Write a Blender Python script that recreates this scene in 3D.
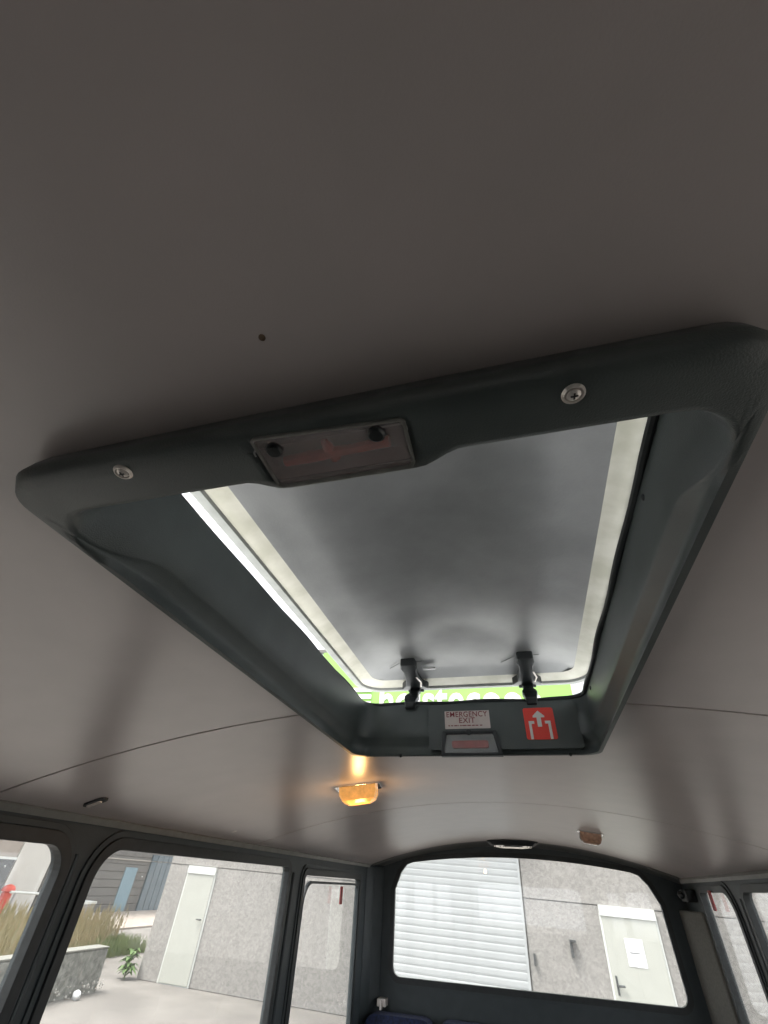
import bpy, bmesh, math, random
from mathutils import Vector, Matrix, geometry, noise
random.seed(7)
for o in list(bpy.data.objects): bpy.data.objects.remove(o)
scn = bpy.context.scene
COL = scn.collection
S = 1.25            # design units -> metres
H = 1.9             # eye height above the yard in design units
TILT = .028         # the yard falls slightly across the bus

# ---------------------------------------------------------------- camera
XV = Vector((0.966, -0.133, -0.220)); YV = Vector((0.253, 0.642, 0.723)); ZV = Vector((0.045, -0.755, 0.654))
YV.normalize(); ZV = (ZV - YV*ZV.dot(YV)).normalized(); XV = YV.cross(ZV)
if XV.x < 0: XV = -XV
right = Vector((XV.x, YV.x, ZV.x)); down = Vector((XV.y, YV.y, ZV.y)); fwd = Vector((XV.z, YV.z, ZV.z))
cam = bpy.data.objects.new('camera', bpy.data.cameras.new('camera')); COL.objects.link(cam)
M = Matrix(((right.x, -down.x, -fwd.x, 0), (right.y, -down.y, -fwd.y, 0), (right.z, -down.z, -fwd.z, H*S), (0, 0, 0, 1)))
cam.matrix_world = M
cam.data.sensor_fit = 'VERTICAL'; cam.data.sensor_height = 36; cam.data.lens = 429/1024*36
cam.data.clip_start = .01; cam.data.clip_end = 500
scn.camera = cam

# ---------------------------------------------------------------- sky, sun, exposure
w = bpy.data.worlds.new('world'); scn.world = w; w.use_nodes = True
nt = w.node_tree; bg = nt.nodes['Background']
tc = nt.nodes.new('ShaderNodeTexCoord'); sp = nt.nodes.new('ShaderNodeSeparateXYZ'); rp = nt.nodes.new('ShaderNodeValToRGB')
nt.links.new(tc.outputs['Generated'], sp.inputs[0]); nt.links.new(sp.outputs['Z'], rp.inputs[0]); nt.links.new(rp.outputs[0], bg.inputs[0])
rp.color_ramp.elements[0].color = (.86, .9, .95, 1); rp.color_ramp.elements[1].color = (.96, .98, 1.0, 1)
bg.inputs[1].default_value = 1.0
sun = bpy.data.objects.new('sun', bpy.data.lights.new('sun', 'SUN')); COL.objects.link(sun)
sun.data.energy = 3.5; sun.data.angle = math.radians(25); sun.data.color = (1, .96, .9)
sun.rotation_euler = Vector((-.35, -.28, 1)).to_track_quat('Z', 'Y').to_euler()
scn.view_settings.view_transform = 'Standard'; scn.view_settings.look = 'None'
scn.view_settings.gamma = 1; scn.view_settings.use_curve_mapping = False
scn.view_settings.exposure = 1.5

# ---------------------------------------------------------------- materials
def mat(name, col, rough=.6, metal=0, noise_amt=0, scale=20, bump=0, bscale=300, col2=None, emis=None, estr=0, spec=.5, alpha=None, trans=0, detail=4):
    m = bpy.data.materials.new(name); m.use_nodes = True; n = m.node_tree; b = n.nodes['Principled BSDF']
    b.inputs['Base Color'].default_value = (*col, 1); b.inputs['Roughness'].default_value = rough; b.inputs['Metallic'].default_value = metal
    b.inputs['Specular IOR Level'].default_value = spec; b.inputs['Transmission Weight'].default_value = trans
    tcn = n.nodes.new('ShaderNodeTexCoord')
    nz = n.nodes.new('ShaderNodeTexNoise'); nz.inputs['Scale'].default_value = scale; nz.inputs['Detail'].default_value = detail
    n.links.new(tcn.outputs['Object'], nz.inputs['Vector'])
    r = n.nodes.new('ShaderNodeValToRGB'); n.links.new(nz.outputs[0], r.inputs[0])
    c2 = col2 or tuple(c*(1-noise_amt) for c in col)
    r.color_ramp.elements[0].position = .35; r.color_ramp.elements[0].color = (*c2, 1)
    r.color_ramp.elements[1].position = .65; r.color_ramp.elements[1].color = (*col, 1)
    n.links.new(r.outputs[0], b.inputs['Base Color'])
    if bump:
        nb = n.nodes.new('ShaderNodeTexNoise'); nb.inputs['Scale'].default_value = bscale; nb.inputs['Detail'].default_value = 3
        n.links.new(tcn.outputs['Object'], nb.inputs['Vector'])
        bp = n.nodes.new('ShaderNodeBump'); bp.inputs['Strength'].default_value = bump; bp.inputs['Distance'].default_value = .002
        n.links.new(nb.outputs[0], bp.inputs['Height']); n.links.new(bp.outputs[0], b.inputs['Normal'])
    if emis: b.inputs['Emission Color'].default_value = (*emis, 1); b.inputs['Emission Strength'].default_value = estr
    return m

def glassmat(name, tint=(1, 1, 1), refl=.04, haze=.03, rough=0.0, hazecol=(.8, .82, .8), top=.9):
    m = bpy.data.materials.new(name); m.use_nodes = True; n = m.node_tree; n.nodes.clear()
    out = n.nodes.new('ShaderNodeOutputMaterial'); tr = n.nodes.new('ShaderNodeBsdfTransparent'); tr.inputs[0].default_value = (*tint, 1)
    gl = n.nodes.new('ShaderNodeBsdfGlossy'); gl.inputs['Roughness'].default_value = rough
    df = n.nodes.new('ShaderNodeBsdfDiffuse'); df.inputs[0].default_value = (*hazecol, 1)
    lw = n.nodes.new('ShaderNodeLayerWeight'); lw.inputs[0].default_value = .5
    pw = n.nodes.new('ShaderNodeMath'); pw.operation = 'POWER'; pw.inputs[1].default_value = 5
    n.links.new(lw.outputs['Facing'], pw.inputs[0])
    ma = n.nodes.new('ShaderNodeMath'); ma.operation = 'MULTIPLY_ADD'; ma.inputs[1].default_value = top; ma.inputs[2].default_value = refl
    n.links.new(pw.outputs[0], ma.inputs[0])
    m1 = n.nodes.new('ShaderNodeMixShader'); m1.inputs[0].default_value = haze; n.links.new(tr.outputs[0], m1.inputs[1]); n.links.new(df.outputs[0], m1.inputs[2])
    m2 = n.nodes.new('ShaderNodeMixShader'); n.links.new(ma.outputs[0], m2.inputs[0]); n.links.new(m1.outputs[0], m2.inputs[1]); n.links.new(gl.outputs[0], m2.inputs[2])
    n.links.new(m2.outputs[0], out.inputs[0])
    return m

def concrete(name, c1, c2, scale=60):
    m = mat(name, c1, .9, col2=c2, scale=scale, bump=.5, bscale=120, detail=8); n = m.node_tree
    b = n.nodes['Principled BSDF']; tcn = next(x for x in n.nodes if x.type == 'TEX_COORD')
    v = n.nodes.new('ShaderNodeTexVoronoi'); v.inputs['Scale'].default_value = 24; n.links.new(tcn.outputs['Object'], v.inputs['Vector'])
    big = n.nodes.new('ShaderNodeTexNoise'); big.inputs['Scale'].default_value = .8; n.links.new(tcn.outputs['Object'], big.inputs['Vector'])
    mx = n.nodes.new('ShaderNodeMix'); mx.data_type = 'RGBA'; mx.blend_type = 'MULTIPLY'; mx.inputs['Factor'].default_value = .27
    src = b.inputs['Base Color'].links[0].from_socket
    bw = n.nodes.new('ShaderNodeSeparateColor'); n.links.new(v.outputs['Color'], bw.inputs[0])
    n.links.new(src, mx.inputs['A']); n.links.new(bw.outputs[0], mx.inputs['B'])
    mx2 = n.nodes.new('ShaderNodeMix'); mx2.data_type = 'RGBA'; mx2.blend_type = 'MULTIPLY'; mx2.inputs['Factor'].default_value = .25
    n.links.new(mx.outputs['Result'], mx2.inputs['A']); n.links.new(big.outputs[0], mx2.inputs['B']); n.links.new(mx2.outputs['Result'], b.inputs['Base Color'])
    return m

CEIL = mat('ceiling_vinyl', (.565, .502, .488), .30, col2=(.53, .475, .46), scale=9, bump=.07, bscale=600, spec=.95)
TRIMD = mat('dark_trim_moulding', (.046, .058, .062), .5, col2=(.038, .049, .053), scale=14, bump=.3, bscale=350)
HATCHD = mat('hatch_grey_plastic', (.080, .094, .092), .38, col2=(.060, .072, .071), scale=12, bump=.22, bscale=700)
RUBBER = mat('black_rubber', (.028, .033, .034), .5, noise_amt=.3, scale=40)
BLACKP = mat('black_plastic', (.018, .022, .024), .38, noise_amt=.3, scale=60)
GUTTER = mat('grey_edge_trim', (.27, .27, .25), .5, noise_amt=.15, scale=30)
PADM = mat('grey_brown_pad', (.14, .135, .115), .85, col2=(.11, .105, .09), scale=90, bump=.4, bscale=300)
LIDM = mat('lid_grey_lining', (.29, .295, .30), .40, col2=(.21, .215, .22), scale=7, bump=.15, bscale=200, spec=.8, detail=8)
LIDRIM = mat('lid_pale_rim', (.56, .545, .48), .6, col2=(.44, .43, .36), scale=18, detail=6)
LIDEDGE = mat('lid_grey_edge', (.26, .27, .26), .6, noise_amt=.2, scale=25)
WHITEP = mat('white_paint', (.82, .83, .82), .35, noise_amt=.04, scale=5)
STEEL = mat('screw_steel', (.85, .79, .74), .32, .45, noise_amt=.15, scale=200)
CHROME = mat('chrome', (.8, .78, .75), .15, 1, noise_amt=.05, scale=60)
RED = mat('red_plastic', (.62, .09, .06), .45, noise_amt=.15, scale=80)
REDSTK = mat('red_sticker', (.80, .055, .035), .4, noise_amt=.05, scale=60)
REDDIM = mat('faded_red_plastic', (.55, .11, .10), .6, noise_amt=.2, scale=80)
CREAM = mat('cream_sticker', (.66, .58, .54), .45, noise_amt=.06, scale=60)
INK = mat('dark_red_ink', (.22, .025, .035), .5, noise_amt=.05, scale=60)
WHSTK = mat('white_print', (.72, .70, .68), .5, noise_amt=.04, scale=60)
FLOORM = mat('bus_floor', (.06, .062, .065), .6, noise_amt=.3, scale=40, bump=.2)
DARKGAP = mat('seam_black', (.06, .058, .055), .8, noise_amt=.2, scale=50)
GLASS = glassmat('window_glass', refl=.045, haze=.09)
COVER = glassmat('scuffed_clear_plastic', tint=(.95, .93, .93), refl=.06, haze=.17, rough=.18, hazecol=(.80, .70, .68))
SMOKE = glassmat('smoky_clear_plastic', tint=(.92, .93, .93), refl=.04, haze=.05, rough=.15, hazecol=(.2, .2, .2))
AMBER = mat('amber_lens', (.80, .50, .36), .15, noise_amt=.4, scale=70, trans=.35)
AMBERLIT = mat('lit_amber_lens', (.80, .42, .14), .2, noise_amt=.6, scale=38, emis=(1, .46, .12), estr=.22)
BULB = mat('glowing_bulb', (1, .9, .6), .3, noise_amt=0.02, emis=(1, .78, .38), estr=5)
CONC = concrete('washed_concrete', (.42, .405, .38), (.30, .29, .27))
CONCD = concrete('dark_block_concrete', (.30, .30, .27), (.17, .17, .155), scale=9)
SHUT = mat('shutter_grey_white', (.40, .42, .42), .45, noise_amt=.06, scale=6)
DOORM = mat('off_white_door', (.43, .44, .395), .45, noise_amt=.05, scale=4)
BAND = mat('white_band', (.60, .62, .59), .4, noise_amt=.04, scale=4)
PAPER = mat('white_paper', (.66, .67, .67), .7, noise_amt=.03, scale=9)
GREEN = mat('lime_green_sign', (.24, .45, .10), .45, noise_amt=.05, scale=3)
ASPH = mat('pale_asphalt', (.19, .18, .165), .95, col2=(.135, .127, .117), scale=.9, bump=.6, bscale=60, detail=10)
PAVE = mat('sandy_pavement', (.33, .29, .25), .95, noise_amt=.15, scale=2, bump=.4, bscale=40)
BG = mat('grey_metal_cladding', (.155, .15, .14), .7, noise_amt=.15, scale=2)
BWH = mat('bright_white_wall', (.56, .545, .50), .8, noise_amt=.05, scale=3)
BEI = mat('beige_wall', (.36, .32, .28), .85, noise_amt=.1, scale=3)
BDOOR = mat('dark_grey_door', (.075, .08, .08), .6, noise_amt=.2, scale=5)
BLUE1 = mat('pale_blue_door', (.20, .29, .33), .6, noise_amt=.1, scale=5)
BLUE2 = mat('slate_blue_gate', (.115, .15, .17), .6, noise_amt=.15, scale=3)
GRASSD = mat('dry_grass', (.42, .34, .21), .9, col2=(.32, .30, .16), scale=3)
GRASSG = mat('green_grass', (.24, .29, .12), .9, col2=(.16, .23, .09), scale=4)
LEAFM = mat('dock_leaf', (.10, .18, .05), .7, noise_amt=.3, scale=20)
SEATM = mat('blue_patterned_moquette', (.016, .026, .075), .95, col2=(.006, .008, .018), scale=75, bump=.4, bscale=400, detail=2)
SMUDGE = mat('grey_post', (.35, .35, .35), .7, noise_amt=.1, scale=10)

# ---------------------------------------------------------------- object helpers
ORG = {}
def tw(p): return Vector((p[0], p[1], p[2]+H))                     # design point (z from the eye) -> design world
def empty(name, label=None, cat=None, org=(0, 0, 0), group=None, ext=False, kind=None):
    o = bpy.data.objects.new(name, None); COL.objects.link(o); o.empty_display_size = .1
    setup(o, org, ext)
    if label: o['label'] = label
    if cat: o['category'] = cat
    if group: o['group'] = group
    if kind: o['kind'] = kind
    return o
def setup(o, org, ext):
    v = Vector(org)
    if ext: v = Matrix.Rotation(TILT, 3, 'Y') @ v; o.rotation_euler = (0, TILT, 0)
    o.location = (v + Vector((0, 0, H)))*S
    ORG[o] = Vector(org)
def obj(name, bm, m, parent=None, org=None, label=None, cat=None, group=None, kind=None, smooth=False, ext=False, bev=0, seg=2, sharp=38):
    if parent is not None: og = ORG[parent]
    else: og = Vector(org) if org is not None else Vector((0, 0, 0))
    for v in bm.verts: v.co = (v.co - og)*S
    bmesh.ops.recalc_face_normals(bm, faces=bm.faces)
    me = bpy.data.meshes.new(name); bm.to_mesh(me); bm.free(); me.materials.append(m)
    if smooth:
        for p in me.polygons: p.use_smooth = True
        me.set_sharp_from_angle(angle=math.radians(sharp))
    o = bpy.data.objects.new(name, me); COL.objects.link(o)
    if parent is not None: o.parent = parent; ORG[o] = og
    else: setup(o, og, ext)
    if label: o['label'] = label
    if cat: o['category'] = cat
    if group: o['group'] = group
    if kind: o['kind'] = kind
    if bev:
        b = o.modifiers.new('bevel', 'BEVEL'); b.width = bev*S; b.segments = seg; b.limit_method = 'ANGLE'; b.angle_limit = math.radians(40)
    return o
def dup(o, dloc=(0, 0, 0), parent=None):
    c = o.copy(); COL.objects.link(c)
    if parent is not None: c.parent = parent
    c.location = o.location + Vector(dloc)*S
    for ch in list(o.children): dup(ch, (0, 0, 0), c)
    return c
def NB(): return bmesh.new()
def box(bm, x0, x1, y0, y1, z0, z1, R=None, piv=None):
    vs = [bm.verts.new((x, y, z)) for x in (x0, x1) for y in (y0, y1) for z in (z0, z1)]
    if R is not None:
        pv = Vector(piv) if piv else Vector(((x0+x1)/2, (y0+y1)/2, (z0+z1)/2))
        for v in vs: v.co = pv + R @ (v.co-pv)
    for f in ((0, 1, 3, 2), (4, 6, 7, 5), (0, 4, 5, 1), (2, 3, 7, 6), (0, 2, 6, 4), (1, 5, 7, 3)): bm.faces.new([vs[i] for i in f])
    return vs
def frame(d):
    d = Vector(d).normalized(); a = Vector((0, 0, 1)) if abs(d.z) < .9 else Vector((1, 0, 0)); u = d.cross(a).normalized(); return u, d.cross(u).normalized()
def loft(bm, rings, close=True, cap=True):
    R = [[bm.verts.new(p) for p in r] for r in rings]
    for a, b in zip(R, R[1:]):
        n = len(a)
        for i in range(n if close else n-1): bm.faces.new((a[i], a[(i+1) % n], b[(i+1) % n], b[i]))
    if cap:
        bm.faces.new(R[0][::-1]); bm.faces.new(R[-1])
    return R
def tube(bm, pts, r, n=8, closed=False, cap=True):
    pts = [Vector(p) for p in pts]; rings = []; N = len(pts); u = None
    for i, p in enumerate(pts):
        d = (pts[(i+1) % N]-pts[i-1]) if closed else (pts[min(i+1, N-1)]-pts[max(i-1, 0)])
        d.normalize()
        if u is None: u, _ = frame(d)
        u = (u - d*u.dot(d)).normalized(); v = d.cross(u)
        rr = r[i] if isinstance(r, (list, tuple)) else r
        rings.append([p+(u*math.cos(2*math.pi*k/n)+v*math.sin(2*math.pi*k/n))*rr for k in range(n)])
    if closed: rings.append(rings[0])
    loft(bm, rings, cap=cap and not closed)
    if closed: bmesh.ops.remove_doubles(bm, verts=bm.verts, dist=1e-6)
def disc(bm, c, ax, prof, n=20):
    """lathe: prof = [(r, h)] along axis ax from c"""
    u, v = frame(ax); a = Vector(ax).normalized(); c = Vector(c)
    loft(bm, [[c+a*h+(u*math.cos(2*math.pi*k/n)+v*math.sin(2*math.pi*k/n))*max(r, 1e-5) for k in range(n)] for r, h in prof])
def rrect(x0, x1, y0, y1, r, n=6, seg=1):
    """rounded rectangle, counter-clockwise; r = number or (bl, br, tr, tl)"""
    if not isinstance(r, (tuple, list)): r = (r,)*4
    P = []
    cs = [(x0+r[0], y0+r[0], 180, r[0]), (x1-r[1], y0+r[1], 270, r[1]), (x1-r[2], y1-r[2], 0, r[2]), (x0+r[3], y1-r[3], 90, r[3])]
    for k, (cx, cy, a0, rr) in enumerate(cs):
        for i in range(n+1):
            a = math.radians(a0+90*i/n); P.append((cx+rr*math.cos(a), cy+rr*math.sin(a)))
        nx = cs[(k+1) % 4]; a = math.radians(nx[2]); q = (nx[0]+nx[3]*math.cos(a), nx[1]+nx[3]*math.sin(a)); p = P[-1]
        for s in range(1, seg): P.append((p[0]+(q[0]-p[0])*s/seg, p[1]+(q[1]-p[1])*s/seg))
    return P
def offset(P, d):
    """offset a ccw outline outward by d"""
    n = len(P); out = []
    for i in range(n):
        a = Vector(P[i-1]); b = Vector(P[i]); c = Vector(P[(i+1) % n])
        e1 = (b-a); e2 = (c-b)
        if e1.length < 1e-9: e1 = e2
        if e2.length < 1e-9: e2 = e1
        n1 = Vector((e1.y, -e1.x)).normalized(); n2 = Vector((e2.y, -e2.x)).normalized()
        m = (n1+n2); m = m.normalized() if m.length > 1e-6 else n1
        k = 1/max(.5, m.dot(n1)); out.append(tuple(b+m*d*k))
    return out
def clean(P):
    out = []
    for p in P:
        if not out or (Vector(p)-Vector(out[-1])).length > 1e-5: out.append(p)
    if (Vector(out[0])-Vector(out[-1])).length < 1e-5: out.pop()
    return out
def plate(bm, outer, holes, f, t0, t1):
    """2-D polygon with holes -> solid between t0 and t1; f(u, v, t) -> 3-D"""
    polys = [clean(outer)]+[clean(h) for h in holes]
    flat = [p for q in polys for p in q]
    tris = geometry.tessellate_polygon([[Vector((p[0], p[1], 0)) for p in q] for q in polys])
    A = [bm.verts.new(f(p[0], p[1], t0)) for p in flat]; B = [bm.verts.new(f(p[0], p[1], t1)) for p in flat]
    for t in tris:
        try: bm.faces.new([A[i] for i in t]); bm.faces.new([B[i] for i in reversed(t)])
        except ValueError: pass
    k = 0
    for q in polys:
        n = len(q)
        for i in range(n): bm.faces.new((A[k+i], A[k+(i+1) % n], B[k+(i+1) % n], B[k+i]))
        k += n
def text_bm(s, size, f, ext=.001, space=1.0, off=0.0, align='CENTER', ww=None):
    c = bpy.data.curves.new('t', 'FONT'); c.body = s; c.size = size; c.extrude = ext; c.align_x = align; c.align_y = 'CENTER'; c.space_character = space; c.offset = off; c.resolution_u = 4
    o = bpy.data.objects.new('t', c); COL.objects.link(o); bpy.context.view_layer.update()
    me = bpy.data.meshes.new_from_object(o.evaluated_get(bpy.context.evaluated_depsgraph_get()))
    bpy.data.objects.remove(o); bm = NB(); bm.from_mesh(me); bpy.data.meshes.remove(me)
    if ww:
        xs = [v.co.x for v in bm.verts]; k = ww/(max(xs)-min(xs)); mid = (max(xs)+min(xs))/2
        for v in bm.verts: v.co.x = (v.co.x-mid)*k
    for v in bm.verts: v.co = f(v.co.x, v.co.y, v.co.z)
    return bm

# ================================================================ BUS SHELL
CX = -.0875; XL, XR = -1.0, .8; YF, YR = -2.3, 3.5
def zc(x): return .235-.145*((x-CX)/.9)**2
HX0, HX1, HY0, HY1 = -.328, .155, .124, .967          # roof hatch outline

def curved_sheet(bm, x0, x1, y0, y1, zoff, hole=None, nx=24, t=.006, drop=0):
    xs = [x0+(x1-x0)*i/nx for i in range(nx+1)]
    ys = [y0+(y1-y0)*i/6 for i in range(7)]
    if hole:
        xs = sorted(set([x for x in xs if not hole[0]-.002 < x < hole[1]+.002]+[hole[0], hole[1]]+[hole[0]+(hole[1]-hole[0])*i/6 for i in range(1, 6)]))
        for h in hole[2:4]:
            if y0 < h < y1: ys.append(h)
        ys = sorted(set(ys))
    V = {}
    def g(i, j):
        if (i, j) not in V: V[i, j] = bm.verts.new((xs[i], ys[j], zc(xs[i])+zoff-drop*((ys[j]-y0)/(y1-y0))**2))
        return V[i, j]
    for i in range(len(xs)-1):
        for j in range(len(ys)-1):
            if hole and hole[0]-1e-6 <= xs[i] and xs[i+1] <= hole[1]+1e-6 and hole[2]-1e-6 <= ys[j] and ys[j+1] <= hole[3]+1e-6: continue
            bm.faces.new((g(i, j), g(i+1, j), g(i+1, j+1), g(i, j+1)))
    r = bmesh.ops.extrude_face_region(bm, geom=bm.faces[:])
    for v in r['geom']:
        if isinstance(v, bmesh.types.BMVert): v.co.z += t

ceiling = empty('ceiling', kind='structure', org=(CX, .6, .235))
hole = (HX0+.004, HX1-.001, HY0+.032, HY1-.001)
seams = [YF, -.9, .75, 1.85, 3.42]
for a, b in zip(seams, seams[1:]):
    bm = NB(); hh = hole if b > hole[2] and a < hole[3] else None
    curved_sheet(bm, XL, XR, a+.003, b-.003, 0, hh, nx=40)
    obj('ceiling_panel', bm, CEIL, ceiling, smooth=False)
for y in seams[1:]:
    bm = NB(); curved_sheet(bm, XL, XR, y-.012, y+.012, .0065, (hole if hole[2] < y < hole[3] else None), nx=40, t=.003)
    obj('seam_backing', bm, DARKGAP, ceiling)
bm = NB(); curved_sheet(bm, XL-.02, XR+.02, 3.4222, YR, 0, nx=40, drop=.022)
obj('cove_panel', bm, mat('cove_grey', (.15, .15, .145), .4, noise_amt=.1, scale=12), ceiling)
bm = NB(); curved_sheet(bm, XL-.06, XR+.06, YF-.06, YR+.06, .035, (HX0+.012, HX1-.0, HY0+.050, HY1-.0), nx=40, t=.008)
obj('roof_skin', bm, WHITEP, ceiling)
for o in ceiling.children:
    for p in o.data.polygons: p.use_smooth = True
    o.data.set_sharp_from_angle(angle=math.radians(38))

FZ = -1.26                                            # bus floor, below the eye
bm = NB(); box(bm, XL-.03, XR+.03, YF-.03, YR+.03, FZ-.05, FZ); obj('floor', bm, FLOORM, org=(CX, 0, FZ), kind='structure')
# side walls with rounded window openings  (y0, y1, ztop, zbottom, radii bl br tr tl)
SILL = -.62
LW = [(-.25, 1.000, .035, SILL, (.05, .06, .055, .05)), (1.1, 2.195, .038, SILL, (.05, .03, .022, .07)), (2.375, 3.225, .017, SILL, (.04, .03, .02, .02))]  # first window each side: unseen front end cut short to dim the ceiling
RW = [(-.25, 1.0, .035, SILL, .05), (1.18, 2.55, .041, SILL, (.05, .04, .035, .05)), (2.70, 3.14, .041, SILL, (.04, .04, .02, .09))]
def side_wall(name, X, out, wins):
    f = lambda u, v, t: Vector((X+out*t, u, v))
    top = zc(X)+.02
    holes = [rrect(a, b, d, c, r, 8) for a, b, c, d, r in wins]
    bm = NB(); plate(bm, [(YF, FZ), (YR, FZ), (YR, top), (YF, top)], holes, f, 0, .022)
    wl = obj(name, bm, TRIMD, org=(X, .5, FZ), kind='structure')
    return wl, holes, f
def window(n, P, f, tin=-.014, gl=True):
    u = sum(p[0] for p in P)/len(P); v = min(p[1] for p in P)
    wd = empty('window_%d' % n, kind='structure', org=f(u, v, .02))
    bm = NB(); plate(bm, offset(P, .022), [offset(P, -.003)], f, tin*.75, .012); obj('rubber_seal', bm, RUBBER, wd, bev=.006)
    bm = NB(); plate(bm, offset(P, .036), [offset(P, .0225)], f, tin*.35, .0); obj('window_surround', bm, TRIMD, wd, bev=.003)
    bm = NB(); plate(bm, offset(P, .002), [], f, .010, .013); obj('glass_pane', bm, GLASS, wd)
    return wd
wall_left, LH, LF = side_wall('wall_left', XL, -1, LW)
wall_right, RH, RF = side_wall('wall_right', XR, 1, RW)
n = 1; WN = {}
for P in LH: WN['L', n] = window(n, P, LF); n += 1
wl4 = WN['L', 3]
# small rear side windows: pale header behind the glass with a dark rounded inner frame under it
def header(wd, f, y0, y1, zt, zi, lean):
    P = rrect(y0+.026, y1-.020, SILL+.02, zi, (.04, .04, .02, .08), 8)
    bm = NB(); plate(bm, offset(P, .0095), [P], f, -.006, .009); obj('inner_frame', bm, TRIMD, wd, bev=.003)
header(wl4, LF, 2.375, 3.225, .017, -.014, 0)
for P in RH: WN['R', n] = window(n, P, RF); n += 1

# rear wall with its wide arched window
def rear_outline():
    c = CX; P = []
    bz, hw = -.40, .762
    r = .045
    for i in range(7): a = math.radians(180+90*i/6); P.append((c-hw+r+r*math.cos(a), bz+r+r*math.sin(a)))
    for i in range(7): a = math.radians(270+90*i/6); P.append((c+hw-r+r*math.cos(a), bz+r+r*math.sin(a)))
    top = []
    for i in range(41):
        t = -1+2*i/40; d = t*.757
        z = .160-.060*(abs(t)**2)-.12*max(0, (abs(t)-.86)/.14)**2.3
        top.append((c+d, z))
    P += top[::-1]
    return P
RO = rear_outline()
fR = lambda u, v, t: Vector((u, YR+t-.02*(1-((u-CX)/.9)**2)*0, v))
top = [(XL+(XR-XL)*i/24, zc(XL+(XR-XL)*i/24)+.0) for i in range(25)]
bm = NB(); plate(bm, [(XL, FZ), (XR, FZ)]+top[::-1], [RO], fR, 0, .022); wall_rear = obj('wall_rear', bm, TRIMD, org=(CX, YR, FZ), kind='structure')
wr = window(n, RO, fR); n += 1
# bevelled corner posts join rear wall and side walls
for X, s in ((XL, 1),):
    bm = NB(); ring = lambda z: [Vector((X, YR-.13, z)), Vector((X+s*.035, YR-.06, z)), Vector((X+s*.085, YR-.002, z)), Vector((X, YR, z))]
    loft(bm, [ring(FZ), ring(zc(X+s*.03)-.006)]); obj('corner_post', bm, TRIMD, wall_rear, bev=.01)
bm = NB(); ring = lambda z: [Vector((XR, 3.205, z)), Vector((XR-.012, 3.215, z)), Vector((XR-.052, YR-.012, z)), Vector((XR-.045, YR, z)), Vector((XR, YR, z))]
loft(bm, [ring(-.85), ring(-.035)]); obj('quarter_pad', bm, PADM, wall_right, label='grey-brown fabric pad beside rear right corner', bev=.006)
bm = NB(); box(bm, XR-.05, XR-.0, 3.25, 3.36, .0, .05); disc(bm, (XR-.05, 3.3, .03), (-1, 0, -.3), [(.016, 0), (.016, .02), (.008, .024)]); obj('belt_anchor', bm, BLACKP, wall_right, bev=.006)
# front wall and windscreen opening
P = rrect(XL+.12, XR-.12, -.45, .07, .08, 8)
fF = lambda u, v, t: Vector((u, YF-t, v))
bm = NB(); plate(bm, [(XL, FZ), (XR, FZ)]+top[::-1], [P], fF, 0, .045); obj('wall_front', bm, TRIMD, org=(CX, YF, FZ), kind='structure')
window(n, P, fF); n += 1
# pale edge trims where the ceiling meets the walls
def trim(nm, pts, r, m=GUTTER):
    bm = NB(); tube(bm, pts, r, 8); obj(nm, bm, m, org=pts[0], kind='structure', smooth=True)
zz = .083
for nm, X, s in (('trim_1', XL, 1), ('trim_2', XR, -1)):
    bm = NB()
    ring = lambda y: [Vector((X, y, zz-.006)), Vector((X+s*.012, y, zz-.008)), Vector((X+s*.018, y, zz+.004)), Vector((X+s*.012, y, zz+.014)), Vector((X, y, zz+.016))]
    loft(bm, [ring(YF+.02), ring(3.43)]); obj(nm, bm, GUTTER, org=(X, .5, zz), kind='structure')
bm = NB()
for a, b in ((XL+.02, XL+.16), (XR-.16, XR-.02)):
    tube(bm, [(a+(b-a)*i/6, 3.432, zc(a+(b-a)*i/6)-.004) for i in range(7)], .005)
obj('trim_3', bm, GUTTER, org=(CX, 3.43, .1), kind='structure', smooth=True)
# raised moulding up the pillars
for X, s, ys in ((XL, 1, (1.035, 2.255)), (XR, -1, (1.09, 2.60))):
    for y in ys:
        bm = NB(); tube(bm, [(X+s*.002, y, -.60), (X+s*.002, y, -.2), (X+s*.002, y, .02)], .007); obj('pillar_moulding', bm, TRIMD, wall_left if s > 0 else wall_right, smooth=True)

# ================================================================ ROOF HATCH
hatch = empty('roof_hatch', 'dark grey emergency roof hatch in the ceiling with its lid popped open', 'roof hatch', org=(CX, .55, .2))
# frame: loops from the ceiling down, across the flange and up the well; last column = extra y of the front side
FB = .1985
def hloop(ins, yf, z, zf, r, bulge=0):
    il, ir, ib = ins if isinstance(ins, tuple) else (ins,)*3
    P = rrect(HX0+il, HX1-ir, yf, HY1-ib, r, 8, seg=56); out = []
    for x, y in P:
        fr = max(0, min(1, (.245-y)/.065)); fr = fr*fr*(3-2*fr)
        b = 0
        if bulge and y < .24:
            b = max(0, min(1, (x+.150)/.028))*max(0, min(1, (-.006-x)/.028)); b = bulge*(b*b*(3-2*b))
        zfb = zf - b*.5
        if yf > .1475 and z < .24:                                  # the side grooves fade out towards the front corners
            gq = max(0, min(1, (.30-y)/.08)); gq = gq*gq*(3-2*gq)
            x += (1 if x < CX else -1)*gq*max(0, .0088-(il if x < CX else ir))*min(1, abs(x-CX)/.2)
            if y > .19: out.append(Vector((x, y+b, (z*(1-gq*.85)+(FB+.004)*gq*.85)*(1-fr)+zfb*fr))); continue
        out.append(Vector((x, y+b, z*(1-fr)+zfb*fr)))
    return out
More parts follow.
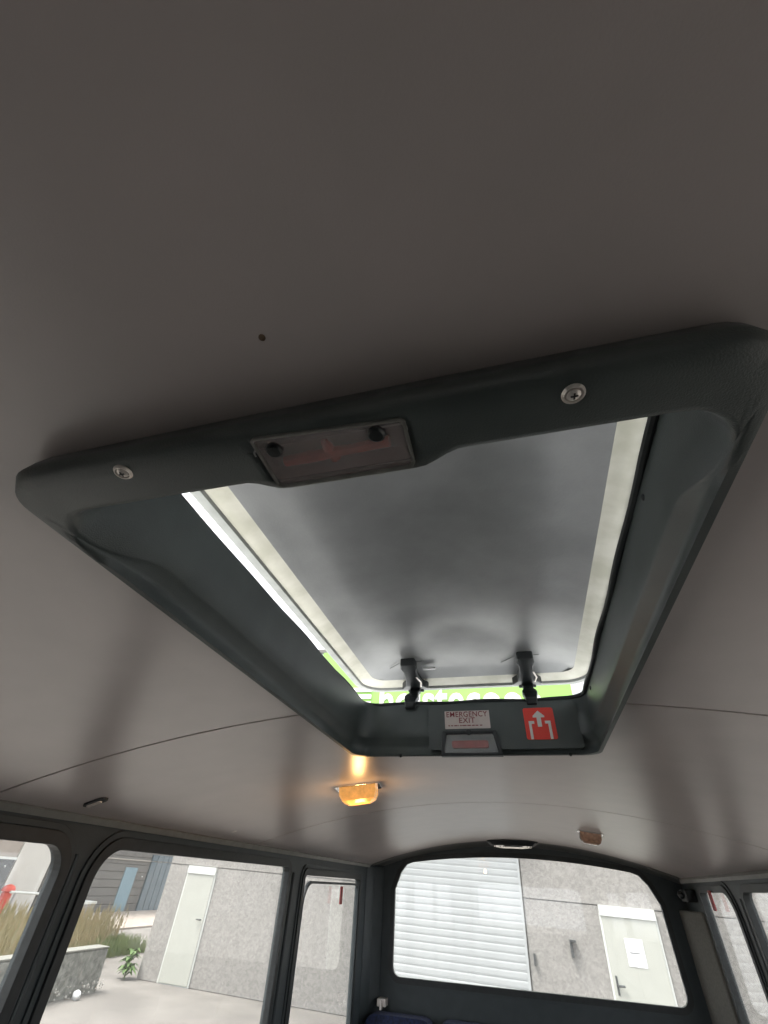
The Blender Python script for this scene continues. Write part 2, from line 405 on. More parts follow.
loops = [hloop(-.012, .152, .245, .250, .036), hloop(-.008, .146, .228, .236, .034), hloop(-.002, .1375, .209, .217, .030), hloop(.001, .1335, .2005, .206, .028), hloop(.002, .1375, .1990, FB+.0005, .027),
         hloop((.0060, .0068, .0060), .147, .1995, FB, .030), hloop((-.0015, -.0015, -.0015), .1500, .2135, FB, .033), hloop((.0010, .0008, .001), .1685, .2215, FB, .034, .004), hloop((.0105, .0090, .0085), .1715, .2310, FB+.0006, .036, .007), hloop((.0125, .0098, .0095), .1735, .234, FB+.004, .036, .008),
         hloop((.0160, .0090, .0095), .175, .248, FB+.016, .037, .008), hloop((.0175, .0085, .0095), .177, .255, .235, .038, .004), hloop((.0235, .0053, .0060), .178, .292, .292, .038), hloop((.0235, .0048, .0055), .178, .2985, .2985, .038), hloop((.012, -.004, -.006), .168, .300, .300, .038)]
bm = NB(); R = loft(bm, loops, cap=False)
# pocket for the tool: open the flat front bar and build a tray behind it
PX0, PX1, PY0, PY1 = -.127, -.038, .1475, .1735
kill = [f for f in bm.faces if PX0 < f.calc_center_median().x < PX1 and f.calc_center_median().y < .20 and f.calc_center_median().z < FB+.003 and all(.146 < v.co.y < .1752 for v in f.verts)]
xs = [v.co.x for f in kill for v in f.verts]; ys_ = [v.co.y for f in kill for v in f.verts]
bmesh.ops.delete(bm, geom=kill, context='FACES')
kx0, kx1, ky0, ky1 = min(xs), max(xs), min(ys_), max(ys_)
hf = obj('hatch_frame', bm, HATCHD, hatch, smooth=True, sharp=62)
so = hf.modifiers.new('solid', 'SOLIDIFY'); so.thickness = .0018*S; so.offset = 0
bm = NB()
t = .0012; zt = FB+.012
plate(bm, rrect(kx0-t, kx1+t, ky0-t, ky1+t, .004), [rrect(kx0, kx1, ky0, ky1, .003)], lambda u, v, q: Vector((u, v, q)), FB-.001, zt)
box(bm, kx0-t, kx1+t, ky0-t, ky1+t, zt, zt+t); obj('tool_tray', bm, SMUDGE, hatch)
PC = [(-.1285, .1405), (-.1265, .1395), (-.0385, .1445), (-.0365, .1460), (-.0365, .1745), (-.0380, .1765), (-.1240, .1765), (-.1265, .1750)]
PC = [(x_*.992, y_*.992) for x_, y_ in PC]
fp = lambda u, v, q: Vector((u, v, q-max(0, v-.168)*.45))
bm = NB(); plate(bm, offset(PC, .0014), [offset(PC, -.0006)], fp, FB-.0026, FB-.0002)
obj('pocket_rim', bm, mat('worn_rim', (.20, .20, .185), .5, noise_amt=.3, scale=60), hatch, bev=.0006)
bm = NB(); plate(bm, offset(PC, -.0006), [], fp, FB-.0018, FB-.0008)
cv = obj('pocket_cover', bm, COVER, hatch, label='scuffed clear plastic cover over the tool pocket')
for x, y in ((-.117, .1480), (-.0530, .1495)):
    bm = NB(); disc(bm, (x, y, FB+.001), (0, 0, -1), [(.0052, 0), (.0052, .004), (.004, .0052), (0.0005, .0054)]); obj('cover_knob', bm, BLACKP, hatch, smooth=False)
# red hammer behind the cover
hm = empty('emergency_hammer', 'red emergency hammer behind the clear cover in the hatch front bar', 'hammer', org=(-.08, .16, FB+.004))
bm = NB(); tube(bm, [(-.118, .1632, FB+.0045), (-.10, .1628, FB+.0045), (-.07, .1618, FB+.0040), (-.048, .1608, FB+.0040)], [.0034, .0040, .0032, .0036]); obj('handle', bm, RED, hm, smooth=True)
bm = NB(); tube(bm, [(-.088, .1525, FB+.005), (-.087, .158, FB+.005), (-.085, .1685, FB+.005)], [.002, .0038, .0034]); obj('hammer_head', bm, RED, hm, smooth=True)
# flange screws with cup washers
def screw(p, ax, r, parent, cross=True):
    bm = NB(); disc(bm, p, ax, [(r, 0), (r, .0008), (r*.82, .0022), (r*.74, .0022), (r*.66, .0008), (.0001, .0008)], 24); a = obj('cup_washer', bm, STEEL, parent, smooth=False)
    bm = NB(); disc(bm, p, ax, [(r*.6, .0005), (r*.58, .0018), (r*.3, .0028), (.0001, .003)], 20)
    h = obj('screw_head', bm, STEEL, parent, smooth=True)
    if cross:
        u, v = frame(ax); a_ = Vector(ax).normalized(); c = Vector(p)+a_*.0029; bm = NB()
        for e, g in ((u, v), (v, u)):
            q = [c+e*s1*r*.3+g*s2*r*.07+a_*h_ for s1 in (-1, 1) for s2 in (-1, 1) for h_ in (-.0006, .0003)]
            vs = [bm.verts.new(k) for k in q]
            for f_ in ((0, 1, 3, 2), (4, 6, 7, 5), (0, 4, 5, 1), (2, 3, 7, 6), (0, 2, 6, 4), (1, 5, 7, 3)): bm.faces.new([vs[i] for i in f_])
        obj('screw_slot', bm, DARKGAP, parent)
for x, y in ((.0545, .1475), (-.2255, .1445)): screw((x, y, FB-.0002), (0, 0, -1), .0062, hatch)
for p, ax in (((.1485, .343, .284), (-1, 0, 0)), ((.1485, .86, .284), (-1, 0, 0)), ((-.311, .80, .272), (1, 0, 0))):
    bm = NB(); disc(bm, p, ax, [(.0035, 0), (.0035, .001), (.0022, .0022), (.0001, .0026)], 14); obj('wall_screw', bm, BLACKP, hatch)
# rubber gasket round the top of the well
P = rrect(HX0+.019, HX1-.0078, .172, HY1-.004, .038, 8, seg=30)
random.seed(3)
bm = NB(); tube(bm, [Vector((x+.0012*math.sin(y*31+x*17), y+.001*math.sin(x*50), .2995+.0012*math.sin(x*37+y*23))) for x, y in clean(P)], .0042, 8, closed=True); obj('gasket', bm, RUBBER, hatch, smooth=True)
# raised centre panel on the rear wall of the well with the release handle
YW = HY1-.0075
bm = NB(); plate(bm, rrect(-.165, .128, .207, .291, .008), [], lambda u, v, q: Vector((u, YW-q+(.24-v)*.02, v)), .0, .0075); obj('rear_panel', bm, HATCHD, hatch, bev=.003)
YP = YW-.0078
hd = obj('release_handle', (lambda b: (plate(b, [(-.141, .194), (-.021, .194), (-.030, .2385), (-.135, .2385)], [[(-.133, .1995), (-.0295, .1995), (-.037, .233), (-.1285, .233)]], lambda u, v, q: Vector((u, YP-q, v)), -.004, .012), b)[1])(NB()), BLACKP, hatch, bev=.002)
bm = NB(); box(bm, -.134, -.029, YP-.003, YP, .199, .234); obj('handle_backing', bm, SMUDGE, hd)
bm = NB(); plate(bm, rrect(-.118, -.047, .208, .221, .004), [], lambda u, v, q: Vector((u, YP-q, v)), .003, .0085); obj('pull_lever', bm, REDDIM, hd, label='faded red pull lever', bev=.001)
bm = NB(); plate(bm, [(-.133, .1995), (-.0295, .1995), (-.037, .233), (-.1285, .233)], [], lambda u, v, q: Vector((u, YP-q, v)), .0092, .0102); obj('handle_cover', bm, SMOKE, hd)
bm = NB(); disc(bm, (-.083, YP-.012, .2355), (0, -1, 0), [(.006, 0), (.005, .002), (.001, .003)], 12); obj('handle_catch', bm, BLACKP, hd)
# text sticker
st = obj('exit_sticker', (lambda b: (plate(b, rrect(-.131, -.040, .2445, .2785, .001), [], lambda u, v, q: Vector((u, YP-q, v)), .0004, .0012), b)[1])(NB()), CREAM, hatch, label='cream EMERGENCY EXIT sticker with dark red capitals')
fT = lambda cx, cz: (lambda u, v, q: Vector((cx+u, YP-.0013-.0003-q, cz+v)))
obj('lettering', text_bm('EMERGENCY', .0145, fT(-.0855, .2712), .0002, 1.05, .0001, ww=.083), INK, st)
obj('lettering', text_bm('EXIT', .0145, fT(-.0855, .2595), .0002, 1.05, .0001, ww=.032), INK, st)
bm = NB(); x = -.124
while x < -.054:
    ln = random.uniform(.002, .008); box(bm, x, x+ln, YP-.0017, YP-.0012, .2495, .2512); x += ln+random.uniform(.001, .003)
obj('small_print', bm, INK, st, kind='stuff')
# red pictogram sticker
rs = obj('pictogram_sticker', (lambda b: (plate(b, rrect(.0265, .0835, .2225, .280, .004), [], lambda u, v, q: Vector((u, YP-q, v)), .0004, .0012), b)[1])(NB()), REDSTK, hatch, label='red square sticker with a white upward arrow')
fq = lambda u, v, q: Vector((u, YP-q, v))
bm = NB(); plate(bm, [(.0505, .245), (.0585, .245), (.0585, .262), (.0655, .262), (.0655, .265), (.0545, .2745), (.0435, .265), (.0435, .262), (.0505, .262)], [], fq, .0013, .0018); obj('arrow_mark', bm, WHSTK, rs)
for s in (1, -1):
    c = .0548; pts = [(c-s*.0205, .223), (c-s*.0155, .223), (c-s*.0155, .2505), (c-s*.010, .2505), (c-s*.010, .2555), (c-s*.0205, .2555)]
    bm = NB(); plate(bm, pts if s > 0 else pts[::-1], [], fq, .0013, .0018); obj('bracket_mark', bm, WHSTK, rs)
# small drain nibs under the rear edge
for x in (-.225, .10):
    bm = NB(); disc(bm, (x, .958, .200), (0, -.2, -1), [(.003, 0), (.003, .003), (.001, .005)], 10); obj('drain_nib', bm, BLACKP, hatch)

# the lid, popped up parallel to the roof
lid = obj('hatch_lid', (lambda b: b)(NB()), LIDM, hatch) if False else None
LX0, LX1, LY0, LY1, LZ = -.345, .187, .09, 1.048, .356
def lloop(ins, z, r): return [Vector((x, y, z)) for x, y in rrect(LX0+ins, LX1-ins, LY0+ins, LY1-ins, max(r-ins*.6, .012), 8, seg=16)]
bm = NB(); loft(bm, [lloop(-.004, LZ+.014, .055), lloop(-.004, LZ+.002, .055), lloop(0, LZ, .055), lloop(.012, LZ, .055), lloop(.014, LZ+.006, .055)], cap=False); 
lidp = obj('lid_edge', bm, LIDEDGE, hatch, smooth=False, label='grey outer edge of the lid')
bm = NB(); loft(bm, [lloop(.013, LZ+.005, .055), lloop(.020, LZ+.0055, .055), lloop(.033, LZ+.012, .055), lloop(.040, LZ+.0135, .055)], cap=False); obj('lid_rim', bm, LIDRIM, hatch, smooth=True, label='pale weathered rim of the lid')
bm = NB()
nx, ny = 26, 44; g = [[None]*(ny+1) for _ in range(nx+1)]
for i in range(nx+1):
    for j in range(ny+1):
        x = LX0+.040+(LX1-LX0-.080)*i/nx; y = LY0+.040+(LY1-LY0-.080)*j/ny
        e = min(x-LX0-.04, LX1-.04-x, y-LY0-.04, LY1-.04-y); k = min(1, e/.03)
        z = LZ+.0135+.010*k*k*(3-2*k)+.022*min(1, e/.2)+.0025*noise.noise(Vector((x*9, y*9, 0)))*k
        g[i][j] = bm.verts.new((x, y, z))
for i in range(nx):
    for j in range(ny): bm.faces.new((g[i][j], g[i+1][j], g[i+1][j+1], g[i][j+1]))
obj('lid_lining', bm, LIDM, hatch, smooth=True, label='mottled grey lining of the lid')
bm = NB(); loft(bm, [lloop(-.004, LZ+.013, .055), lloop(.02, LZ+.055, .055), lloop(.10, LZ+.07, .055)], cap=False)
r_ = lloop(.10, LZ+.07, .055); bm.faces.new([bm.verts.new(p) for p in r_]); bmesh.ops.remove_doubles(bm, verts=bm.verts, dist=1e-5)
obj('lid_shell', bm, WHITEP, hatch, smooth=False)
bm = NB(); box(bm, -.178, -.150, .960, .968, LZ+.018, LZ+.0225); obj('lid_label', bm, PAPER, hatch, label='tiny white label on the lid lining')
# scissor hinges carrying the lid
def hinge(x, y, s, nm='hinge_bracket'):
    h = empty(nm, org=(x, y, .30)); h.parent = hatch; h.location = (Vector((x, y, .30))-ORG[hatch])*S; ORG[h] = Vector((x, y, .30))
    bm = NB()
    ring = lambda w, d, z, yy: [Vector((x-w, yy-d, z+d*.4)), Vector((x+w, yy-d, z+d*.4)), Vector((x+w, yy+d, z-d*.4)), Vector((x-w, yy+d, z-d*.4))]
    loft(bm, [ring(.010, .004, .286, y-.006), ring(.0115, .005, .298, y-.004), ring(.0135, .006, .306, y+.004), ring(.0155, .007, .314, y+.014), ring(.0145, .007, .321, y+.024), ring(.0100, .006, .330, y+.038), ring(.0110, .006, .338, y+.050), ring(.013, .006, .350, y+.062)])
    obj('lower_arm', bm, BLACKP, h, bev=.002)
    # shoulder plate screwed along the lid underside
    fl = lambda u, v, q: Vector((x+u, y+v, LZ-.004+max(0, .045-v)*.26-q))
    bm = NB(); plate(bm, [(-.031, .062), (-.031, .054), (-.020, .040), (-.0145, .015), (-.0145, -.008), (-.0185, -.022), (-.016, -.036), (.016, -.036), (.0185, -.022), (.0145, -.008), (.0145, .015), (.020, .040), (.031, .054), (.031, .062)][::-1], [], fl, -.012, .004)
    obj('upper_arm', bm, BLACKP, h, bev=.002)
    bm = NB(); disc(bm, (x-.018, y+.066, .350), (1, 0, 0), [(.006, 0), (.006, .036)], 12); obj('pivot_pin', bm, BLACKP, h)
    bm = NB(); tube(bm, [(x+.013, y+.0, LZ-.002), (x+.020, y+.02, LZ-.006), (x+.016, y+.04, LZ-.008)], .0018, 6); obj('spring_clip', bm, STEEL, h, smooth=True)
    return h
hinge(-.205, YW-.003, 1); hinge(.047, YW-.003, 1)
bm = NB(); box(bm, .006, .014, .255, .280, LZ+.024, LZ+.042); obj('lid_stop', bm, BLACKP, hatch, bev=.002)
bm = NB(); disc(bm, (.03, .305, LZ+.042), (0, 0, -1), [(.003, 0), (.002, .0015), (.0001, .002)], 10); obj('lid_screw', bm, STEEL, hatch)
for x in (-.205, .047):                                             # creased stitch lines by the hinges
    bm = NB(); tube(bm, [(x-.05, .965, LZ+.0255), (x-.02, .940, LZ+.0275), (x+.03, .938, LZ+.0275)], .0010, 5); obj('crease', bm, LIDEDGE, hatch)

# ================================================================ CEILING FITTINGS
def cn(x): return Vector((.29*(x-CX)/.81, 0, 1)).normalized()
def lamp(x, y, rot, lit, label):
    z = zc(x); t = empty('ceiling_lamp', label, 'lamp', org=(x, y, z)); N = -cn(x); k_ = 1.22 if lit else 1.0
    R = Matrix.Rotation(rot, 3, 'Z')
    def f(u, v, h): 
        p = R @ Vector((u*k_, v*k_, 0)); h = h*(1.35 if h > .01 else 1); q = Vector((x+p.x, y+p.y, 0)); q.z = zc(q.x)
        return q+N*h
    bm = NB(); plate(bm, rrect(-.052, .052, -.036, .036, .010), [], f, -.001, .004); obj('chrome_base', bm, CHROME, t, label='thin chrome base plate', bev=.0015)
    bm = NB(); P0 = rrect(-.043, .043, -.029, .029, .008, 4)
    loft(bm, [[f(u, v, .004) for u, v in P0], [f(u*1.0, v*1.0, .016) for u, v in P0], [f(u*.86, v*.80, .026) for u, v in P0], [f(u*.60, v*.5, .031) for u, v in P0]])
    obj('lens', bm, AMBERLIT if lit else AMBER, t, label='glowing amber lens' if lit else 'unlit amber lens', bev=.001)
    bm = NB()
    for i in range(9):
        v = -.024+i*.006; a = f(-.040, v, .0165); b = f(.040, v, .0165)
        tube(bm, [a, b], .0016, 5)
    obj('lens_ribs', bm, AMBERLIT if lit else AMBER, t, kind=None)
    if lit:
        bm = NB(); bmesh.ops.create_uvsphere(bm, u_segments=12, v_segments=8, radius=.012, matrix=Matrix.Translation(f(.018, -.012, .0215))); obj('bulb', bm, BULB, t, smooth=True)
        L = bpy.data.objects.new('bulb_light', bpy.data.lights.new('bulb_light', 'POINT')); COL.objects.link(L); L.parent = t
        L.location = (f(.0, -.005, .055)-ORG[t])*S; L.data.energy = .35; L.data.color = (1, .55, .2); L.data.shadow_soft_size = .02
    return t
lamp(-.453, 1.40, math.radians(8), True, 'lit amber ceiling lamp with chrome base near the hatch handle')
lamp(.272, 2.50, math.radians(0), False, 'small unlit amber ceiling lamp with chrome base, near the rear window')
t = empty('ceiling_fitting', 'dark oval ceiling fitting with a chrome lip above the rear window', 'ceiling fitting', org=(CX, 3.36, .235))
def ov(rx, ry, z, n=28): return [Vector((CX+rx*math.cos(2*math.pi*k/n), 3.36+ry*math.sin(2*math.pi*k/n), zc(CX+rx*math.cos(2*math.pi*k/n))+z)) for k in range(n)]
bm = NB(); loft(bm, [ov(.150, .055, .001), ov(.150, .055, -.006), ov(.125, .045, -.026)]); obj('body', bm, BLACKP, t, bev=.002)
bm = NB(); loft(bm, [ov(.112, .040, -.0255), ov(.108, .038, -.034), ov(.06, .02, -.040)]); obj('chrome_dish', bm, CHROME, t, smooth=True, label='shallow chrome dish')
t = empty('slotted_clip', 'small slotted metal clip in the ceiling above the left windows', 'clip', org=(-.92, .947, zc(-.92)))
bm = NB(); plate(bm, rrect(-.945, -.895, .935, .960, .011), [], lambda u, v, q: Vector((u, v, zc(u)-q)), -.001, .004); obj('clip_plate', bm, BLACKP, t, bev=.001)
bm = NB(); plate(bm, rrect(-.938, -.906, .942, .953, .004), [], lambda u, v, q: Vector((u, v, zc(u)-q)), .0035, .0065); obj('tongue', bm, STEEL, t, bev=.001)
def ceil_screw(x, y, r, label, m=STEEL):
    bm = NB(); disc(bm, (x, y, zc(x)+.0005), -cn(x), [(r, 0), (r*.9, .0012), (r*.5, .0018), (.0001, .002)], 16); o = obj('ceiling_screw', bm, m, org=(x, y, zc(x)), label=label, cat='screw'); return o
ceil_screw(-.109, .0965, .0022, 'tiny brown screw alone in the ceiling in front of the hatch', mat('rusty_screw', (.16, .10, .06), .6, noise_amt=.4, scale=200))
ceil_screw(-.93, 1.576, .009, 'small pale screw in the ceiling above the middle left window')

# red hammer mark hangs in the rear right window; red tag in the rear left one
for nm, p, a, lab in (('red_tag', (XR-.018, 2.955, .045), 1, 'narrow dark red tag hanging at top of the rear right side window'), ('red_tag', (XL+.018, 2.86, -.02), -1, 'narrow dark red tag hanging at top of the rear left side window')):
    bm = NB(); plate(bm, rrect(p[1]-.016, p[1]+.016, p[2]-.070, p[2], .004), [], lambda u, v, q: Vector((p[0]+q, u, v)), 0, .006); obj(nm, bm, mat('dark_red_tag', (.38, .06, .06), .6, noise_amt=.1, scale=40), org=p, label=lab, cat='tag')

# ================================================================ REAR SEATS
def seat(x, label):
    t = empty('bus_seat', label, 'seat', org=(x, 3.22, FZ), group='rear row of seats')
    w = .185
    bm = NB(); plate(bm, rrect(x-w, x+w, -.82, -.522, (.02, .02, .06, .06), 6), [], lambda u, v, q: Vector((u, 3.36+q+(v+.8)*.12, v)), -.05, .04); obj('backrest', bm, SEATM, t, bev=.02, seg=3)
    bm = NB(); box(bm, x-w, x+w, 2.95, 3.34, -.90, -.80); obj('seat_cushion', bm, SEATM, t, bev=.025, seg=3)
    bm = NB(); box(bm, x-w+.02, x+w-.02, 3.0, 3.36, -.93, -.90); obj('seat_frame', bm, BLACKP, t)
    for dx in (-w+.04, w-.04):
        for y in (3.03, 3.32):
            bm = NB(); tube(bm, [(x+dx, y, FZ), (x+dx, y, -.92)], .014); obj('leg', bm, BLACKP, t, smooth=True)
    return t
s0 = seat(-.775, 'blue patterned bus seat in the rear row, nearest the left wall')
for i, (dx, lab) in enumerate(((.385, 'blue patterned bus seat, second from the left wall in the rear row'), (.77, 'blue patterned bus seat, third from the left wall in the rear row'), (1.155, 'blue patterned bus seat, second from the right wall in the rear row'))):
    c = dup(s0, (dx, 0, 0)); c['label'] = lab
bm = NB(); box(bm, -.900, -.888, 3.42, 3.45, -.52, -.485); box(bm, -.92, -.87, 3.44, YR, -.51, -.48); obj('belt_bracket', bm, STEEL, wall_rear, label='small pale metal bracket', bev=.003)

# ================================================================ OUTSIDE
GZ = -H
def ebox(name, x0, x1, y0, y1, z0, z1, m, parent=None, bev=0, **k):
    bm = NB(); box(bm, x0, x1, y0, y1, z0, z1); org = ((x0+x1)/2, (y0+y1)/2, z0)
    return obj(name, bm, m, parent, org=None if parent is not None else org, ext=parent is None, bev=bev, **k)
ebox('ground', -60, 60, -40, 60, GZ-.2, GZ, ASPH, kind='structure')
ebox('pavement', -16.9, -13.2, 4, 40, GZ, GZ+.05, PAVE, kind='structure')
YB = 11.05
b = empty('workshop_building', 'pale pebble-dashed workshop with roller shutter, doors and a lime green sign', 'building', org=(0, YB+2, GZ), ext=True)
FXL, FXR = -7.95, 9.0; ZJ = -.085
ebox('core', FXL+.02, FXR-.02, YB+.05, YB+6, GZ, 4.6, CONC, b)
cols = [FXL, -3.12, -.21, 3.95, FXR]
for a, c in zip(cols, cols[1:]):
    for z0, z1 in ((GZ, ZJ), (ZJ, 1.6)): ebox('concrete_panel', a+.008, c-.008, YB, YB+.06, z0+.008, z1-.008, CONC, b)
ebox('upper_cladding', FXL, FXR, YB-.02, YB+.06, 1.61, 4.75, mat('pale_cladding', (.66, .68, .70), .5, noise_amt=.05, scale=2), b)
ebox('roof_edge', FXL-.05, FXR+.05, YB-.08, YB+6.1, 4.75, 4.85, BG, b)
# doors
def door(x0, x1, zt, lintel, nm='door'):
    fr = ebox('door_frame', x0-.03, x1+.03, YB-.02, YB, GZ, zt+.03, BAND, b)
    d = ebox('door_leaf', x0, x1, YB-.035, YB-.015, GZ+.02, zt, DOORM, b, bev=.004)
    ebox('lintel_band', x0-.02, x1+.02, YB-.05, YB-.0, zt+.0, zt+lintel, BAND, b)
    bm = NB(); tube(bm, [(x1-.06, YB-.035, -.93), (x1-.06, YB-.07, -.93), (x1-.15, YB-.07, -.93)], .012) if x0 < 0 else tube(bm, [(x0+.07, YB-.035, -1.05), (x0+.07, YB-.07, -1.05), (x0+.17, YB-.07, -1.05)], .014)
    obj('door_handle', bm, BDOOR, d)
    return d
dl = door(-7.41, -6.74, -.215, .13)
dr = door(1.09, 1.95, -.215, .14)
ebox('lock_plate', 1.135, 1.165, YB-.045, YB-.03, -1.16, -.94, BDOOR, dr)
nt_ = ebox('paper_notice', 1.39, 1.67, YB-.04, YB-.036, -.81, -.47, PAPER, dr, label='two white paper notices')
ebox('notice_line', 1.44, 1.60, YB-.042, YB-.04, -.648, -.641, BDOOR, dr)
ebox('wall_bracket', .50, .545, YB-.07, YB, -.79, -.58, BDOOR, b); ebox('wall_bracket', .50, .60, YB-.09, YB, -.60, -.57, BDOOR, b); ebox('wall_bracket', -.135, -.10, YB-.05, YB, -.95, -.80, BDOOR, b)
# roller shutter
sh = empty('roller_shutter', org=(-2.2, YB, GZ)); sh.parent = b; sh.location = (Vector((-2.2, YB, GZ))-ORG[b])*S; ORG[sh] = Vector((-2.2, YB, GZ))
z = GZ+.02; i = 0
first = None
while z < 1.0:
    hgt = .104
    if first is None:
        bm = NB(); pr = [(0, 0), (-.004, .003), (-.008, .030), (-.008, .080), (-.004, .1005), (0, .1035)]
        loft(bm, [[Vector((xx, YB-.012+p, z+q)) for p, q in pr] for xx in (-3.06, -.27)]); first = obj('slat', bm, SHUT, sh)
    else:
        c = first.copy(); COL.objects.link(c); c.location = Vector((0, 0, i*hgt))*S
    i += 1; z += hgt
ebox('shutter_guide', -.27, -.225, YB-.03, YB, GZ, 1.05, SHUT, b); ebox('shutter_guide', -3.115, -3.06, YB-.03, YB, GZ, 1.05, SHUT, b)
ebox('shutter_box', -3.12, -.21, YB-.2, YB, 1.02, 1.4, SHUT, b)
# sign
sg = ebox('sign_panel', -4.98, 1.36, YB-.14, YB-.03, 2.55, 4.72, GREEN, b, label='lime green sign with white lettering')
ebox('sign_edge', 1.36, 1.40, YB-.15, YB-.03, 2.55, 4.72, BAND, b)
fs = lambda u, v, q: Vector((-1.27+u, YB-.15-q, 3.37+v))
bm = text_bm('holstecoop', 1.18, fs, .01, 1.0, .022, ww=3.93)
obj('sign_lettering', bm, WHSTK, sg)
for k in range(5): ebox('sign_stripe', -4.03+.01*k, -3.46, YB-.165, YB-.135, 3.63-.17*k, 3.73-.17*k, WHSTK, sg)
# plant at the foot of the wall
pl = empty('dock_plant', 'bushy green weed at the foot of the pebble-dashed wall corner', 'plant', org=(-8.12, 10.9, GZ), ext=True)
bm = NB(); tube(bm, [(-8.12, 10.9, GZ), (-8.11, 10.9, GZ+.25), (-8.08, 10.88, GZ+.42)], [.012, .01, .004], 5); obj('stem', bm, LEAFM, pl)
random.seed(11)
for i in range(44):
    h = random.uniform(.02, .36); a = random.uniform(0, 6.28); L = random.uniform(.18, .30)*(1-.9*h/1.2); d = Vector((math.cos(a), math.sin(a), 0)); s_ = Vector((-d.y, d.x, 0))*.042
    o0 = Vector((-8.11, 10.9, GZ+h)); m_ = o0+d*L*.5+Vector((0, 0, L*.45)); e = o0+d*L+Vector((0, 0, L*.15))
    bm = NB(); q = [bm.verts.new(p) for p in (o0, m_+s_, e, m_-s_)]; c1 = bm.verts.new(m_+Vector((0, 0, -.012)))
    for k in range(4): bm.faces.new((q[k], q[(k+1) % 4], c1))
    obj('leaf', bm, LEAFM, pl)
# low concrete wall block
cb = empty('concrete_barrier', 'low grey weathered concrete barrier in front of the tall dry grass', 'barrier', org=(-8.0, 7.4, GZ), ext=True)
random.seed(5)
bm = NB(); ny = 40
for j in range(ny+1):
    pass
rings = []
for j in range(ny+1):
    y = 4.5+5.2*j/ny; k = lambda: random.uniform(-.012, .012)
    rings.append([Vector((-7.72+k()*2, y, GZ)), Vector((-7.74+k(), y, GZ+.2)), Vector((-7.75+k()*.4, y, GZ+.42)), Vector((-7.76, y, GZ+.535)), Vector((-7.80, y, GZ+.552)), Vector((-8.0, y, GZ+.552)), Vector((-8.02, y, GZ))])
loft(bm, rings); obj('barrier_body', bm, CONCD, cb)
ebox('coping', -8.03, -7.755, 4.5, 9.71, GZ+.550, GZ+.575, mat('pale_coping', (.22, .22, .195), .9, noise_amt=.2, scale=12, bump=.5), cb, bev=.008)
bm = NB(); random.seed(9)
for i in range(160):
    y = random.uniform(6, 9.9); r = random.uniform(.008, .02); bmesh.ops.create_icosphere(bm, subdivisions=1, radius=r, matrix=Matrix.Translation((-7.72+random.uniform(-.01, .05), y, GZ+random.uniform(0, .16))))
obj('loose_gravel', bm, mat('gravel', (.55, .53, .48), .9, noise_amt=.3, scale=9), cb, kind='stuff')
bm = NB(); bmesh.ops.create_icosphere(bm, subdivisions=2, radius=.065, matrix=Matrix.Translation((-7.55, 9.05, GZ+.05)))
for v in bm.verts: v.co += noise.noise_vector(v.co*14)*.018
obj('stone', bm, PAPER, org=(-7.55, 9.05, GZ), ext=True, label='single pale stone on the ground before the concrete barrier', cat='stone')
# grasses
def grass(name, label, m, n_, zones, h0, h1, seed, w0=.012):
    random.seed(seed); bm = NB()
    for i in range(n_):
        x0, x1, y0, y1, _ = random.choices(zones, [q[4] for q in zones])[0]
        x = random.uniform(x0, x1); y = random.uniform(y0, y1); h = random.uniform(h0, h1)*(.75+.35*noise.noise(Vector((x*.8, y*.8, seed)))+.1)
        a = random.uniform(0, 6.28); ln = random.uniform(.05, .35)*h; d = Vector((math.cos(a), math.sin(a), 0)); s_ = Vector((-.2, 1, 0)).normalized()*w0*random.uniform(.7, 1.5)
        p0 = Vector((x, y, GZ)); p1 = p0+d*ln*.3+Vector((0, 0, h*.6)); p2 = p0+d*ln+Vector((0, 0, h))
        a0, a1, b0, b1, c = [bm.verts.new(q) for q in (p0-s_, p0+s_, p1-s_*.7, p1+s_*.7, p2)]
        bm.faces.new((a0, a1, b1, b0)); bm.faces.new((b0, b1, c))
        if h > .5 and i % 2 == 0:
            for k in range(2):
                q = p2-Vector((0, 0, .05+.06*k)); vs = [bm.verts.new(t_) for t_ in (q-s_*1.6, q+s_*1.6, q+Vector((0, 0, .11)))]; bm.faces.new(vs)
    obj(name, bm, m, org=(-10, 9, GZ), ext=True, label=label, cat='grass', kind='stuff')
grass('dry_grass', 'tall straw-coloured grass standing behind the concrete barrier', GRASSD, 9000, [(-8.2, -11.5, 4.5, 9.7, .6), (-9.3, -11.8, 9.7, 11.6, .25), (-10.4, -12.2, 11.6, 13.4, .15)], .40, .92, 21)
grass('green_grass', 'low green grass growing among the straw-coloured stalks', GRASSG, 11000, [(-8.2, -11.8, 4.5, 9.7, .4), (-9.3, -12.0, 9.7, 11.6, .3), (-9.9, -12.6, 11.6, 13.9, .5)], .18, .45, 22, .016)
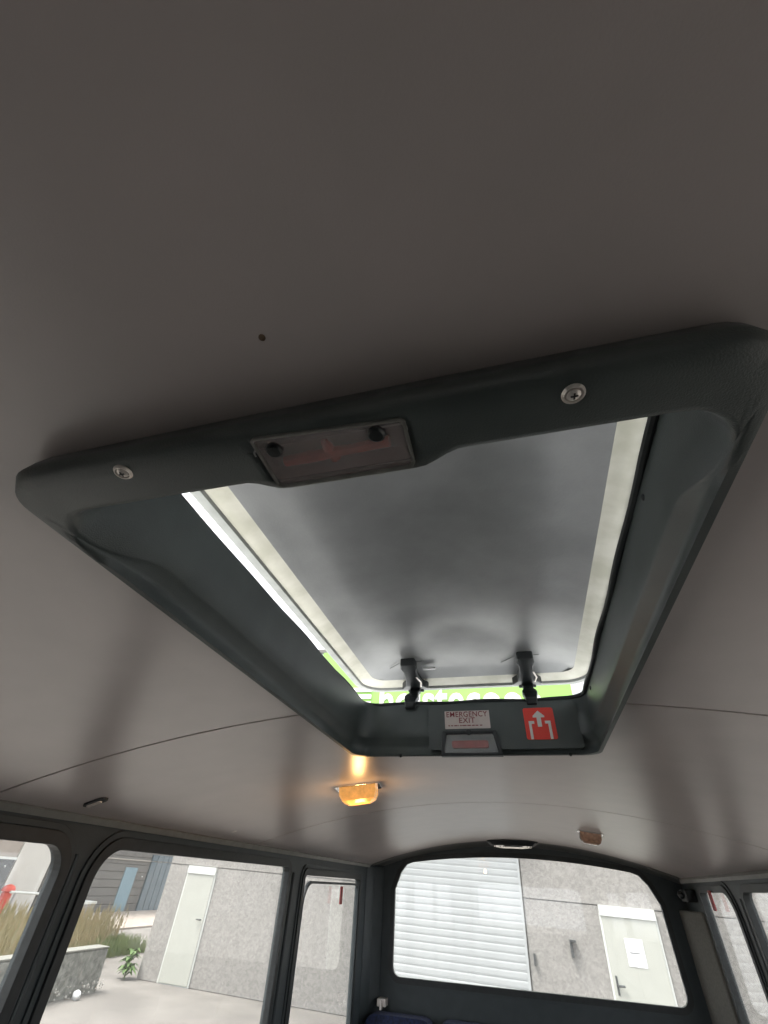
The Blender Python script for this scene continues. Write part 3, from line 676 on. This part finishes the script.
# far building across the road
XB = -17.0
fb = empty('far_building', 'long grey and white building across the road beyond the grass', 'building', org=(XB-2, 18, GZ), ext=True)
ebox('core', XB-5, XB-.05, 4, 15.12, GZ, 3.2, BEI, fb); 
ebox('white_wall', XB-5, XB, 15.13, 16.55, GZ, 3.2, BWH, fb)
ebox('core', XB-5, XB-.05, 16.55, 34, GZ, 2.4, BG, fb)
for k in range(16): ebox('cladding_board', XB-.06, XB-.0, 16.60, 34, GZ+.02+k*.26, GZ+.265+k*.26, BG, fb, bev=.008)
ebox('string_course', XB, XB+.03, 16.6, 34, -.19, -.15, mat('pale_line', (.36, .34, .30), .8, noise_amt=.1), fb)
ebox('side_door', XB-.04, XB+.02, 20.59, 21.36, GZ, -.43, BLUE1, fb, label='pale blue door', bev=.01)
gt = ebox('sheet_gate', XB-.02, XB+.03, 22.1, 25.6, GZ, .06, BLUE2, fb, label='slate blue ribbed gate')
for k in range(9): ebox('gate_rib', XB+.03, XB+.05, 22.12+k*.4, 22.16+k*.4, GZ, .05, BLUE2, gt)
ebox('dark_door', XB-.04, XB+.02, 14.15, 15.05, GZ, -.42, BDOOR, fb); ebox('door_lintel', XB-.04, XB+.03, 14.1, 15.1, -.42, -.355, BAND, fb)
bm = NB(); bmesh.ops.create_uvsphere(bm, u_segments=10, v_segments=6, radius=.03, matrix=Matrix.Translation((XB+.06, 21.75, -.72))); obj('wall_lamp', bm, BAND, fb)
bm = NB(); bmesh.ops.create_uvsphere(bm, u_segments=10, v_segments=6, radius=.03, matrix=Matrix.Translation((XB+.06, 14.75, -.6))); obj('wall_lamp', bm, BAND, fb)
t = empty('red_post', 'red post with a domed red cap before the white wall across the road', 'post', org=(-16.6, 15.0, GZ), ext=True)
bm = NB(); disc(bm, (-16.6, 15.0, GZ), (0, 0, 1), [(.15, 0), (.15, .68), (.11, .70)], 20); obj('post_body', bm, RED, t)
bm = NB(); disc(bm, (-16.6, 15.0, GZ+.70), (0, 0, 1), [(.20, 0), (.20, .05), (.15, .13), (.05, .17), (.001, .175)], 20); obj('post_cap', bm, RED, t, smooth=True)
t = empty('white_rail', 'thin white rail between posts in front of the white wall', 'rail', org=(-16.2, 15.6, GZ), ext=True)
bm = NB(); tube(bm, [(-16.2, 14.75, -1.19), (-16.2, 16.35, -1.25)], .035, 8); obj('rail_bar', bm, BAND, t)
for y in (14.95, 16.3):
    bm = NB(); tube(bm, [(-16.2, y, GZ), (-16.2, y, -1.2)], .03, 8); obj('rail_post', bm, SMUDGE, t)
t = empty('utility_cabinet', 'small grey cabinet with a bright white top across the road', 'cabinet', org=(-16.3, 18.2, GZ), ext=True)
ebox('cabinet_body', -16.55, -16.1, 17.9, 18.5, GZ, -1.52, SMUDGE, t, bev=.01); ebox('cabinet_top', -16.6, -16.05, 17.85, 18.55, -1.52, -1.44, BAND, t, bev=.01)
